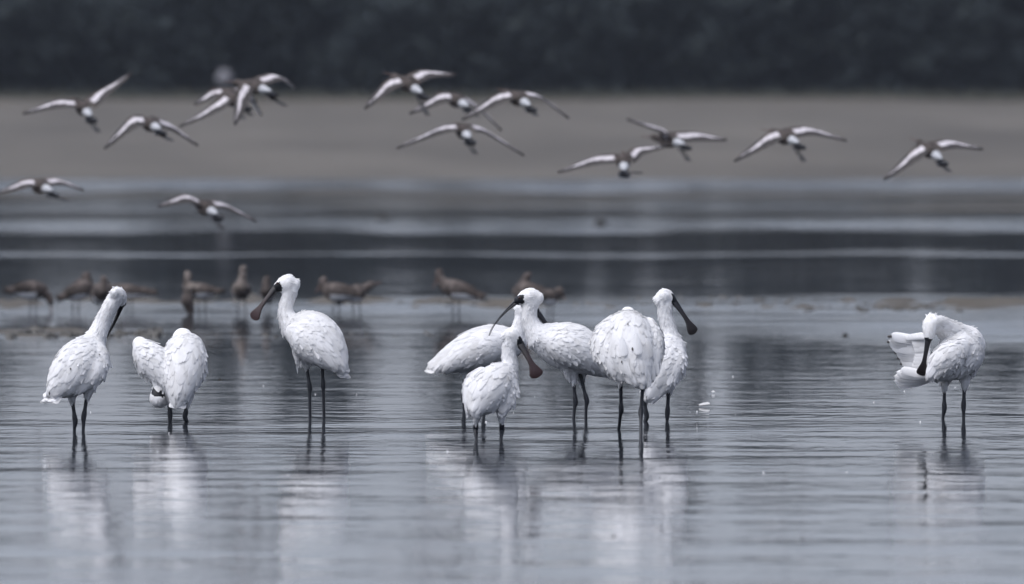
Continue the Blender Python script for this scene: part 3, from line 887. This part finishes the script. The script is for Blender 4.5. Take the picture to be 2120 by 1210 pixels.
# H: behind G, facing right
spoonbill('white spoonbill with raised head and dark bill pointing right, standing behind the puffed up one', 873,
    body=[(1392, 700, .11, 18), (1390, 712, .10, 29), (1383, 733, .06, 37), (1373, 757, 0, 38), (1359, 784, -.05, 30), (1348, 804, -.08, 19), (1341, 816, -.10, 12)],
    neck=[(1388, 712, .10, 25), (1386, 690, .10, 17), (1381, 668, .10, 15), (1377, 648, .10, 15), (1377, 632, .10, 17)],
    head=[(1366, 622, .10, 14), (1377, 617, .10, 20), (1387, 619, .10, 14), (1394, 624, .10, 9)],
    bill=((1394, 623, .10), (1438, 691, .08)), bill_face=(.3, -.9, .3), mask=[(1398, 616, .09, 9), (1399, 625, .09, 10), (1396, 609, .08, 6)],
    legs=[((1334, 830), (1338, 858), (1335, 873)), ((1384, 808), (1382, 852), (1381, 874))],
    wings=[[(1400, 726, .04, 18), (1397, 754, -.01, 24), (1382, 784, -.05, 19), (1364, 808, -.08, 11), (1350, 824, -.10, 6)]], thighs=[[(1342, 805, .02, 16), (1336, 826, .02, 9), (1335, 840, .02, 6)], [(1388, 780, .03, 18), (1386, 800, .03, 11), (1384, 816, .03, 6)]], seed=8, tail_len=.06, puff=1.2)
# I: right, preening with the wing fanned
def fanI():
    out = []
    for k in range(13):                       # spread flight feathers, seen from below
        u = k / 12
        x0, y0 = 1922 + 4 * u, 706 + 62 * u
        x1, y1 = 1844 - 8 * math.sin(min(1, u * 2.2) * math.pi) + 25 * u ** 1.7, 690 + 68 * u
        dd = .03 + .05 * math.sin(u * 2.2)
        out.append((x0, y0, .03 - .02 * u, x1, y1, dd + .0015 * k, 23, (.25, -1, .45 - .3 * u)))
        if k % 2: out.append((x1 + 10, y1 + 1, dd + .006 + .0015 * k, x1 - 3, y1 + 1, dd + .006 + .0015 * k, 5, (.25, -1, .3), True))
    for k in range(8):                        # under coverts
        u = k / 7
        out.append((1926, 704 + 50 * u, 0, 1884 + 8 * math.sin(u * 3), 702 + 56 * u, .015 + .002 * k, 20, (.3, -1, .3)))
    for k in range(7):                        # leading edge
        u = k / 6
        out.append((1932 - 14 * u, 698 - 2 * u, -.03 + .03 * u, 1900 - 46 * u, 688 + 6 * u, .0 + .045 * u, 15, (.0, -.8, .7)))
    for k in range(9):                        # wing tip folded below
        u = k / 8
        a = math.radians(156 + 48 * u)
        r = 88 - 18 * (1 - u) ** 2 - 8 * u - 3 * (k % 2)
        out.append((1928 - 3 * u, 776 + 12 * u, -.05 - .005 * (8 - k), 1928 + r * math.cos(a), 778 - r * math.sin(a) * .62, -.02 - .005 * (8 - k), 20, (-.1, -.85, .5 - .5 * u)))
    for k in range(4):
        out.append((1916 - 4 * k, 789, -.035, 1850 + 9 * k, 788 + 2.5 * k, -.02, 12, (.0, -.95, -.25), True))
    return out
spoonbill('rightmost white spoonbill preening with its wing fanned out and bill pointing straight down', 868,
    body=[(2018, 714, .06, 24), (2010, 722, .05, 36), (1990, 734, .01, 47), (1967, 749, -.04, 41), (1948, 764, -.08, 28), (1936, 774, -.10, 14)],
    neck=[(2006, 708, .05, 32), (1986, 697, .03, 28), (1964, 686, .0, 24), (1947, 674, -.04, 19), (1934, 668, -.07, 16)],
    head=[(1929, 660, -.06, 12), (1925, 673, -.08, 15), (1924, 690, -.095, 13), (1922, 702, -.10, 9)],
    bill=((1922, 701, -.10), (1908, 778, -.09)), bill_face=(0, -1, .1), mask=[(1921, 706, -.10, 10)],
    legs=[((1955, 795), (1955, 842), (1952, 868)), ((1997, 795), (1995, 838), (1995, 868))],
    thighs=[[(1962, 775, 0, 16), (1956, 794, 0, 9), (1955, 806, 0, 6)], [(2000, 760, 0, 22), (1998, 784, 0, 12), (1997, 804, 0, 6)]], fan=fanI(), wings=[[(1990, 722, -.06, 22), (1968, 738, -.10, 30), (1946, 757, -.12, 25), (1930, 775, -.13, 13)]], seed=9, tail_len=.05, puff=1.35, crest=.6)

# ------------------------------------------------------------------ godwits standing in the shallows
def godwit(label, foot_y, body, neck, head, bill, legs, wing=None, pale=False, seed=0):
    D = wdepth(foot_y); sc = D / FPX
    def pt(q): return (*at(q[0], q[1], D + q[2]), q[3] * sc, q[3] * sc)
    base = at(np.mean([l[1][0] for l in legs]), foot_y, D); base = np.array([base[0], base[1], -.05])
    root = empty('godwit', base)
    tag(root, label, 'bird', 'brown godwits standing behind the spoonbills')
    bpts = np.array([pt(q) for q in body])
    A = nrm(bpts[-1, :3] - bpts[0, :3]); side = nrm(cross(A, [0, 0, 1]))
    LB = Loft(bpts, side, n=4, seg=16)
    me = fuse([LB.mesh(), Loft([pt(q) for q in neck], side, n=4, seg=12).mesh(), Loft([pt(q) for q in head], side, n=4, seg=12).mesh()], .010, 2)
    cen = np.array([p.center for p in me.polygons]); idx = np.zeros(len(cen), np.int32)
    mid = bpts[:, :3].mean(0)
    low = (mid[2] - cen[:, 2]) / (15 * sc)
    along = (cen - mid) @ A / (30 * sc)
    idx[(low > .30) & (along > -.5)] = 1
    nz = nA(cen[:, 0] * 60, cen[:, 2] * 60)
    idx[(idx == 0) & (nz > .62)] = 2
    me.transform(Matrix.Translation(-Vector(base)))
    obj_of('body', me, [M['pale_brown'] if pale else M['brown'], M['gwhite'], M['brown_dark']], root, True, idx)
    # folded wings: overlapping feather rows
    R = random.Random(50 + seed)
    H = cross(side, A); H = H if H[2] > 0 else -H
    for sg in (1, -1):
        bag = FeatherBag()
        for r_ in range(5):
            for c_ in range(5):
                u = .22 + .13 * r_; th = sg * (.45 + .26 * c_)
                P, T, S, Hh, Rr = LB.sample(u)
                n = nrm(np.cos(th) * Hh + np.sin(th) * S)
                x = nrm(T + .25 * n * .5); z = nrm(n - x * np.dot(n, x))
                bag.add(P + n * Rr.mean() * .98, x, z, R.uniform(.05, .075) + (.03 if r_ > 3 else 0), .022, R.choice(SHAPES))
        bag.build('wing', M['brown_dark'], root, base)
    if wing:
        v, f = Loft([pt(q) for q in wing], side, n=4, seg=10).mesh()
        new_obj('wing', np.array(v) - base, f, M['brown_dark'], root)
    v, f = tube([(*at(q[0], q[1], D + q[2]), q[3] * sc, q[3] * sc) for q in bill], side, 8, 3)
    new_obj('bill', np.array(v) - base, f, M['gbill'], root)
    P, T, S, Hh, Rr = LB.sample(.93)
    bag = FeatherBag()
    for k in range(7):
        a = (k - 3) * .09
        x = nrm(T * math.cos(a) + S * math.sin(a)); bag.add(P + Hh * .002 * (k % 2), x, nrm(Hh - x * np.dot(Hh, x)), .075, .022, LONG[0])
    bag.build('tail', M['gblack'], root, base)
    for l in legs:
        h = at(l[0][0], l[0][1], D); w = at(l[1][0], l[1][1], D)
        k = h * .45 + w * .55
        e = w.copy(); e[2] = -.05
        v, f = tube([(*h, .006, .006), (*(k + (h - k) * .15), .0035, .0035), (*k, .005, .005), (*w, .0033, .0033), (*e, .0033, .0033)], (1, 0, 0), 8, 3)
        new_obj('leg', np.array(v) - base, f, M['gleg'], root)
def std(label, fy, tail, breast, headp, legs, r=18, billdir=(-1, .3), billlen=30, dd=(.03, -.03), **kw):
    """plain pose from tail, breast and head points"""
    t, b2, h = np.array(tail, float), np.array(breast, float), np.array(headp, float)
    q = lambda u, rr: (*(b2 + (t - b2) * u), dd[0] + (dd[1] - dd[0]) * u, rr)
    body = [q(0, r * .55), q(.12, r * .85), q(.36, r), q(.62, r * .78), q(.85, r * .42), q(1, r * .2)]
    mid = b2 + (h - b2) * .5
    neck = [(*(b2 + (t - b2) * .1), dd[0], r * .7), (*mid, dd[0], 9.5), (*h, dd[0], 8)]
    bd = np.array(billdir, float); bd /= np.linalg.norm(bd)
    head = [(*(h - bd * 5), dd[0], 7.5), (*(h + bd * 1), dd[0], 9), (*(h + bd * 9), dd[0], 5)]
    bill = [(*(h + bd * 8), dd[0], 2.6), (*(h + bd * (8 + billlen * .5)), dd[0] - .01, 1.7), (*(h + bd * (8 + billlen)), dd[0] - .02, 1.2)]
    godwit(label, fy, body, neck, head, bill, [((l[0], (b2[1] + t[1]) / 2 + r * .5), (l[1], fy)) for l in legs], **kw)
std('brown godwit at the left edge probing the water with its head down', 646, (22, 606), (88, 598), (104, 622), [(64, 62), (75, 74)], r=21, billdir=(.12, 1), billlen=24, seed=1)
std('brown godwit with raised head just left of the leftmost spoonbill neck', 650, (132, 618), (186, 592), (178, 572), [(152, 150), (164, 162)], r=20, billdir=(-.8, .5), billlen=22, seed=2)
std('dark brown godwit facing us, partly hidden by the leftmost spoonbill', 652, (204, 622), (214, 598), (216, 582), [(206, 206), (216, 216)], r=22, billdir=(.3, 1), dd=(-.07, .12), billlen=18, seed=3)
std('slim brown godwit showing its tail to the right of the leftmost spoonbill head', 646, (318, 608), (232, 601), (214, 590), [(262, 262), (272, 274)], r=16, billdir=(-1, .25), seed=4)
std('brown godwit preening with one dark wing stretched down to the water', 652, (452, 606), (386, 600), (389, 572), [(412, 412), (424, 426)], r=17, billdir=(.2, 1), billlen=20, pale=True, wing=[(392, 606, -.05, 11), (388, 622, -.06, 14), (393, 640, -.06, 10), (395, 655, -.06, 4)], seed=5)
std('brown godwit facing us with tall neck, left of the lone spoonbill bill', 650, (498, 614), (501, 594), (503, 561), [(494, 492), (507, 509)], r=21, billdir=(-.25, .9), dd=(-.06, .16), billlen=26, pale=True, seed=6)
std('small dark godwit directly behind the bill of the lone spoonbill', 648, (556, 620), (551, 600), (552, 582), [(548, 547), (556, 557)], r=15, billdir=(-.3, 1), dd=(-.05, .14), billlen=18, seed=7)
std('brown godwit with its head up, left one of the pair right of the lone spoonbill', 655, (738, 612), (672, 600), (668, 583), [(690, 690), (702, 702)], r=20, billdir=(-.5, .8), billlen=20, seed=8)
std('brown godwit leaning right with head raised, right one of the pair', 652, (712, 622), (752, 600), (768, 590), [(732, 731), (744, 746)], r=19, billdir=(1, -.25), billlen=14, seed=9)
std('brown godwit standing alone between two spoonbill groups, tail pointing right', 655, (996, 617), (916, 590), (909, 566), [(938, 938), (950, 950)], r=20, billdir=(-.35, .9), billlen=26, seed=10)
std('brown godwit with upright head right behind the black faced spoonbill', 655, (1128, 616), (1072, 604), (1091, 573), [(1088, 1088), (1098, 1098)], r=25, billdir=(-.7, .7), billlen=22, seed=11)
std('brown godwit half hidden at the right of the black faced spoonbill nape', 658, (1108, 622), (1152, 612), (1160, 604), [(1134, 1134), (1144, 1144)], r=18, billdir=(.5, .8), billlen=14, seed=12)

# ------------------------------------------------------------------ godwits in flight
def flying(label, D, rump, lw, rw, feet, headpx=None, seed=0, pitch=.42):
    """lw/rw: (wrist px, tip px); everything in pixels at the bird's own distance"""
    R = random.Random(300 + seed)
    sc = D / FPX
    pitch += R.uniform(-.10, .14)
    P = lambda x, y, dd=0.0: np.array(at(x, y, D + dd))
    rp = P(*rump)
    root = empty('flying_godwit', rp)
    tag(root, label, 'bird', 'godwits flying low over the flats')
    hx, hy = headpx or (rump[0] - 42, rump[1] - 26)
    hd = P(hx, hy, .17)
    h = nrm(hd - rp)
    side = nrm(cross(h, [0, 0, 1]))        # to the bird's right
    up = cross(side, h)
    LH = np.linalg.norm(hd - rp)
    q = lambda u, r, r2=None, dz=0: (*(rp + h * LH * u + up * dz), r, r2 or r)
    pts = [q(-.14, .012, .008), q(-.02, .023, .018), q(.2, .032, .029), q(.45, .043, .042, -.004), q(.66, .038, .038), q(.80, .027, .027), q(.92, .021, .021), q(1.0, .021, .021, .002), q(1.09, .015, .015)]
    lf = Loft(pts, side, n=4, seg=16)
    v, f = lf.mesh()
    v = np.array(v)
    cen = np.array([v[list(t)].mean(0) for t in f])
    u = (cen - rp) @ h / LH
    hgt = (cen - rp) @ up
    idx = np.zeros(len(f), np.int32)
    idx[(u < .15)] = 1
    idx[(hgt < -.010) & (u < .75)] = 2
    idx[(hgt < -.010) & (u < .15)] = 1
    new_obj('body', v - rp, f, [M['brown_dark'], M['rump'], M['pale_brown']], root, True, idx)
    v, f = tube([(*(hd + h * .012), .005, .005), (*(hd + h * .06 - up * .004), .003, .003), (*(hd + h * .115 - up * .012), .0018, .0018)], side, 8, 3)
    new_obj('bill', v - rp, f, M['gbill'], root)
    bag = FeatherBag()
    for k in range(9):
        a = (k - 4) * .13
        x = nrm(-h * math.cos(a) + side * math.sin(a) - np.array([0, 0, .30]))
        z = nrm(up - x * np.dot(up, x))
        bag.add(rp - h * .012 - up * .004 + up * .0012 * (k % 2), x, z, .078 * R.uniform(.95, 1.05), .024, LONG[0])
        bag.add(rp - h * .012 - up * .008, x, -z, .074, .024, LONG[0])
    bag.build('tail', M['gblack'], root, rp)
    # legs trail behind the tail
    for s in (-1, 1):
        a = rp - up * .03 + side * s * .012
        b2 = P(feet[0] + s * 3, feet[1] - 2, -.10)
        m1 = a + (b2 - a) * .62
        d = nrm(b2 - a)
        pp = [(*a, .006, .006), (*(a + (b2 - a) * .3), .0045, .0045), (*m1, .005, .005), (*(a + (b2 - a) * .8), .0095, .006), (*b2, .003, .003)]
        v, f = tube(pp, side, 8, 3)
        new_obj('leg', np.array(v) - rp, f, M['gleg'], root)
    fwd = np.array([h[0], h[1], 0]); fwd = nrm(fwd)
    chord_dir = nrm(fwd * math.cos(pitch) + np.array([0, 0, 1]) * math.sin(pitch))   # trailing -> leading edge
    sh = rp + h * LH * .55
    for s, W, dds in ((-1, lw, (-.05, -.10)), (1, rw, (.09, .16))):
        root_p = sh + side * s * .03 + up * .022
        wr = P(W[0][0], W[0][1], (.10 + dds[0])); tp = P(W[1][0], W[1][1], (.06 + dds[1]))
        mid = wr + (tp - wr) * .5 + np.array([0, 0, .22]) * 0 + (wr - (root_p + tp) / 2) * .22
        i1 = root_p + (wr - root_p) * .55 + (wr - (root_p + tp) / 2) * .10
        C = catmull([root_p, i1, wr, mid, tp], 7)
        n = len(C); nc = 15
        top, bot, F = [], [], []
        sp = np.linspace(0, 1, n)
        for i in range(n):
            u_ = sp[i]
            ch = np.interp(u_, [0, .25, .5, .7, .88, 1], [.115, .118, .112, .085, .052, .010])
            ch *= 1 + .05 * math.sin(i * 2.1)
            tg = nrm(C[min(i + 1, n - 1)] - C[max(i - 1, 0)])
            cd = nrm(chord_dir - tg * np.dot(chord_dir, tg) * .6)
            nn = nrm(cross(tg, cd)); nn = nn if nn[2] > 0 else -nn
            for j in range(nc):
                c_ = j / (nc - 1)
                sw = -.035 * u_ * u_ * 0
                cam_ = .010 * math.sin(min(1, c_ * 1.1) * math.pi)
                p = C[i] + cd * ch * (.38 - c_) + nn * cam_
                th = .0045 * (1 - c_) * (1 - u_ * .7) + .0007
                top.append(p + nn * th); bot.append(p - nn * th)
        k = n * nc
        idx = []
        for i in range(n - 1):
            for j in range(nc - 1):
                a = i * nc + j
                u_, c_ = (i + .5) / (n - 1), (j + .5) / (nc - 1)
                F.append((a, a + 1, a + nc + 1, a + nc))
                if c_ < .30: mm = 0 if u_ < .62 else 2
                elif abs(c_ - .50 - .05 * math.sin(u_ * 9)) < .19 * (1 - (u_ / .93) ** 3) and .10 < u_: mm = 1
                elif u_ >= .84: mm = 2
                else: mm = 2
                if u_ <= .10: mm = 0
                idx.append(mm)
                F.append((k + a, k + a + nc, k + a + nc + 1, k + a + 1)); idx.append(3 if c_ < .75 else 2)
        bd = [i * nc for i in range(n)] + [(n - 1) * nc + j for j in range(1, nc)] + [i * nc + nc - 1 for i in range(n - 2, -1, -1)] + [j for j in range(nc - 2, 0, -1)]
        for a, b2 in zip(bd, bd[1:] + bd[:1]):
            F.append((a, b2, k + b2, k + a)); idx.append(2)
        new_obj('wing', np.array(top + bot) - rp, F, [M['brown_dark'], M['gbar'], M['wing_dark'], M['gwhite']], root, True, idx)
flying('flying godwit at far left with its right wing lifted steeply', 58, (183, 236), ((122, 214), (47, 237)), ((207, 196), (273, 153)), (205, 277), (160, 212), 1)
flying('flying godwit below the far left one, both wings drooping', 57, (325, 265), ((275, 251), (216, 309)), ((352, 262), (409, 303)), (357, 294), (296, 250), 2)
flying('lowest godwit of the overlapping trio in flight', 57.5, (500, 214), ((450, 219), (371, 264)), ((515, 205), (540, 240)), (522, 242), (462, 198), 3)
flying('flying godwit of the trio with a short pale arched wing at left', 59.5, (488, 205), ((440, 195), (402, 218)), ((505, 190), (530, 215)), (505, 250), (455, 188), 4)
flying('topmost godwit of the overlapping trio with barred near wing hanging down', 56.5, (551, 187), ((500, 199), (486, 260)), ((568, 160), (610, 184)), (592, 222), (492, 172), 5)
flying('flying godwit highest of the central flock, wings arched against the dark trees', 56.5, (865, 188), ((806, 175), (754, 227)), ((878, 153), (944, 156)), (886, 242), (818, 160), 6)
flying('middle godwit of the central flock, its right wing behind its neighbour', 58.5, (962, 217), ((912, 202), (847, 237)), ((985, 222), (1037, 272)), (990, 244), (925, 198), 7)
flying('flying godwit at the right end of the central flock, right wing tip thin', 57, (1090, 215), ((1030, 204), (956, 250)), ((1112, 201), (1177, 247)), (1112, 242), (1050, 192), 8)
flying('flying godwit lowest of the central flock, wings spread evenly below the others', 56.5, (968, 282), ((915, 268), (821, 309)), ((998, 270), (1084, 324)), (985, 322), (950, 262), 9)
flying('flying godwit skimming low right of centre with its right wing raised', 57, (1292, 348), ((1234, 331), (1154, 359)), ((1320, 313), (1378, 305)), (1328, 360), (1290, 322), 10)
flying('flying godwit seen side on with thin wings above the low skimming one', 58.5, (1408, 297), ((1372, 272), (1296, 248)), ((1440, 281), (1504, 291)), (1427, 336), (1355, 285), 11)
flying('flying godwit alone, second from the right', 57, (1645, 293), ((1592, 286), (1520, 335)), ((1672, 270), (1752, 293)), (1666, 338), (1600, 274), 12)
flying('flying godwit at the far right with steeply drooping left wing', 56.5, (1942, 325), ((1893, 319), (1829, 374)), ((1966, 297), (2034, 311)), (1967, 358), (1904, 297), 13)
flying('flying godwit cut by the left edge above the pale water bands', 57.5, (100, 393), ((52, 380), (-8, 402)), ((118, 376), (172, 396)), (142, 418), (62, 378), 14)
flying('flying godwit over the pale water bands, lowest of the left flock', 57, (442, 440), ((385, 410), (326, 430)), ((462, 426), (530, 461)), (462, 477), (405, 420), 15)

# ------------------------------------------------------------------ small things
def lump(name, label, cat, px, py, w, h, m, dd=0.0, depth=None, seed=0, lift=0.0, group=None):
    D = depth or wdepth(py); sc = D / FPX
    c = at(px, py, D)
    R = np.random.RandomState(seed)
    V, F = [], []
    n1, n2 = 6, 10
    for i in range(n1 + 1):
        a = math.pi * i / n1
        for j in range(n2):
            b2 = 2 * math.pi * j / n2
            k = 1 + R.uniform(-.14, .14)
            V.append((w * sc * .5 * k * math.sin(a) * math.cos(b2), w * sc * .5 * k * math.sin(a) * math.sin(b2), h * sc * .5 * k * math.cos(a)))
    for i in range(n1):
        for j in range(n2):
            F.append((i * n2 + j, i * n2 + (j + 1) % n2, (i + 1) * n2 + (j + 1) % n2, (i + 1) * n2 + j))
    o = new_obj(name, V, F, m, loc=(c[0], c[1], c[2]))
    return tag(o, label, cat, group)
lump('stone', 'small dark blurred stone on the pale flats left of centre', 'stone', 795, 455, 34, 20, M['stone'], seed=1)
lump('stone', 'small dark blurred stone on the pale flats right of centre', 'stone', 1244, 468, 30, 26, M['stone'], seed=2)
lump('stone', 'dark round pebble in the water left of the rightmost spoonbill', 'stone', 1750, 696, 13, 13, M['stone'], seed=3)
lump('stone', 'tiny dark blurred pebble in the near water below the puffed up spoonbill', 'stone', 1270, 1111, 8, 6, M['stone'], seed=4)
lump('stone', 'tiny faint dark pebble in the near water at lower right', 'stone', 1661, 1117, 9, 4, M['stone'], seed=5)
lump('stone', 'tiny brown bit floating right of the preening spoonbill at left', 'stone', 456, 787, 9, 5, M['stone'], seed=6)
lump('pale_blob', 'round pale blurred boulder against the dark trees above the flying trio', 'blob', 465, 163, 34, 36, M['pale'], depth=394, seed=7)  # unidentified pale spot, built as a rough round lump

def floating_feather(px, py, L, W, ang, label):
    D = wdepth(py); c = at(px, py, D)
    v, f = LONG[1]
    x = np.array([math.cos(ang), math.sin(ang), .05]); x = nrm(x); z = nrm(np.array([0, -.5, 1]) - x * np.dot([0, -.5, 1], x)); y = cross(z, x)
    A = np.outer(v[:, 0] * L, x) + np.outer(v[:, 1] * W, y) + np.outer(v[:, 2] * L, -z)
    A[:, 2] += .006 - A[:, 2].min()
    tag(new_obj('floating_feather', A, f, M['white'], loc=(c[0], c[1], 0)), label, 'feather', 'shed feathers on the water')
floating_feather(1447, 843, .05, .02, .1, 'white shed feather floating right of the spoonbills, the larger one')
floating_feather(1474, 815, .018, .014, .8, 'tiny curled white feather floating beyond the larger shed feather')

# specks of down and foam on the water
R = random.Random(21)
V, F = [], []
for _ in range(28):
    px, py = R.uniform(0, 2120), R.choice((R.uniform(745, 880), R.uniform(720, 1000)))
    c = at(px, py, wdepth(py)); r = R.uniform(.0015, .004) * (1.6 if R.random() < .15 else 1)
    n0 = len(V)
    V += [(c[0] - r, c[1], .001), (c[0], c[1] - r, .001), (c[0] + r, c[1], .001), (c[0], c[1] + r, .001), (c[0], c[1], .001 + r)]
    F += [(n0, n0 + 1, n0 + 4), (n0 + 1, n0 + 2, n0 + 4), (n0 + 2, n0 + 3, n0 + 4), (n0 + 3, n0, n0 + 4)]
tag(new_obj('floating_down', V, F, M['gwhite'], smooth=False), 'tiny white specks of down scattered on the water', 'down', kind='stuff')
lump('water_drop', 'small bright falling water drop right of the spoonbills', 'drop', 1443, 855, 4, 9, M['gwhite'], depth=wdepth(868), seed=8)
# mud clods and weed at the water's edge
R = random.Random(77)
V, F = [], []
def clod(x, y, z, w, h):
    n0 = len(V); k = 7
    for i in range(k):
        a = 2 * math.pi * i / k; r = w * R.uniform(.6, 1.1)
        V.append((x + math.cos(a) * r, y + math.sin(a) * r, z - .02))
    for i in range(k):
        a = 2 * math.pi * i / k; r = w * R.uniform(.35, .7)
        V.append((x + math.cos(a) * r, y + math.sin(a) * r, z + h * R.uniform(.5, 1)))
    V.append((x, y, z + h * R.uniform(.8, 1.2)))
    for i in range(k):
        j = (i + 1) % k
        F.append((n0 + i, n0 + j, n0 + k + j, n0 + k + i)); F.append((n0 + k + i, n0 + k + j, n0 + 2 * k))
def clods(px0, px1, py0, py1, n, w, h):
    for _ in range(n):
        px, py = R.uniform(px0, px1), R.uniform(py0, py1)
        c = at(px, py, wdepth(py)); k = R.random() ** 2
        clod(c[0], c[1], 0, w * (.4 + k), h * (.3 + k))
clods(-20, 335, 684, 698, 90, .045, .022)
clods(330, 500, 688, 698, 14, .03, .010)
clods(520, 1010, 684, 700, 26, .03, .010)
clods(-20, 2140, 616, 634, 90, .04, .012)
clods(1640, 1990, 630, 646, 40, .05, .016)
clods(1210, 1640, 614, 632, 30, .04, .012)
tag(new_obj('mud_clods', V, F, simple('wet_clod', (.09, .085, .075), .5, .4, scale=9, c2=(.05, .047, .042)), smooth=False), "low dark mud clods and weed along the water's edge", 'mud', kind='stuff')

# ------------------------------------------------------------------ thin haze over the flats
hx, hy0, hy1, hz0, hz1 = 2100, -60, 4100, -1.2, 17.5
V = [(x, y, z) for z in (hz0, hz1) for y in (hy0, hy1) for x in (-hx, hx)]
F = [(0, 2, 3, 1), (4, 5, 7, 6), (0, 1, 5, 4), (2, 6, 7, 3), (0, 4, 6, 2), (1, 3, 7, 5)]
m = bpy.data.materials.new('haze'); m.use_nodes = True
m.node_tree.nodes.clear()
ho = m.node_tree.nodes.new('ShaderNodeOutputMaterial'); hv = m.node_tree.nodes.new('ShaderNodeVolumePrincipled')
hv.inputs['Color'].default_value = (.76, .84, 1.0, 1)
hv.inputs['Density'].default_value = 1.05e-4
m.node_tree.links.new(hv.outputs[0], ho.inputs['Volume'])
tag(new_obj('haze', V, F, m, smooth=False), 'thin blue grey haze over the flats', kind='stuff')
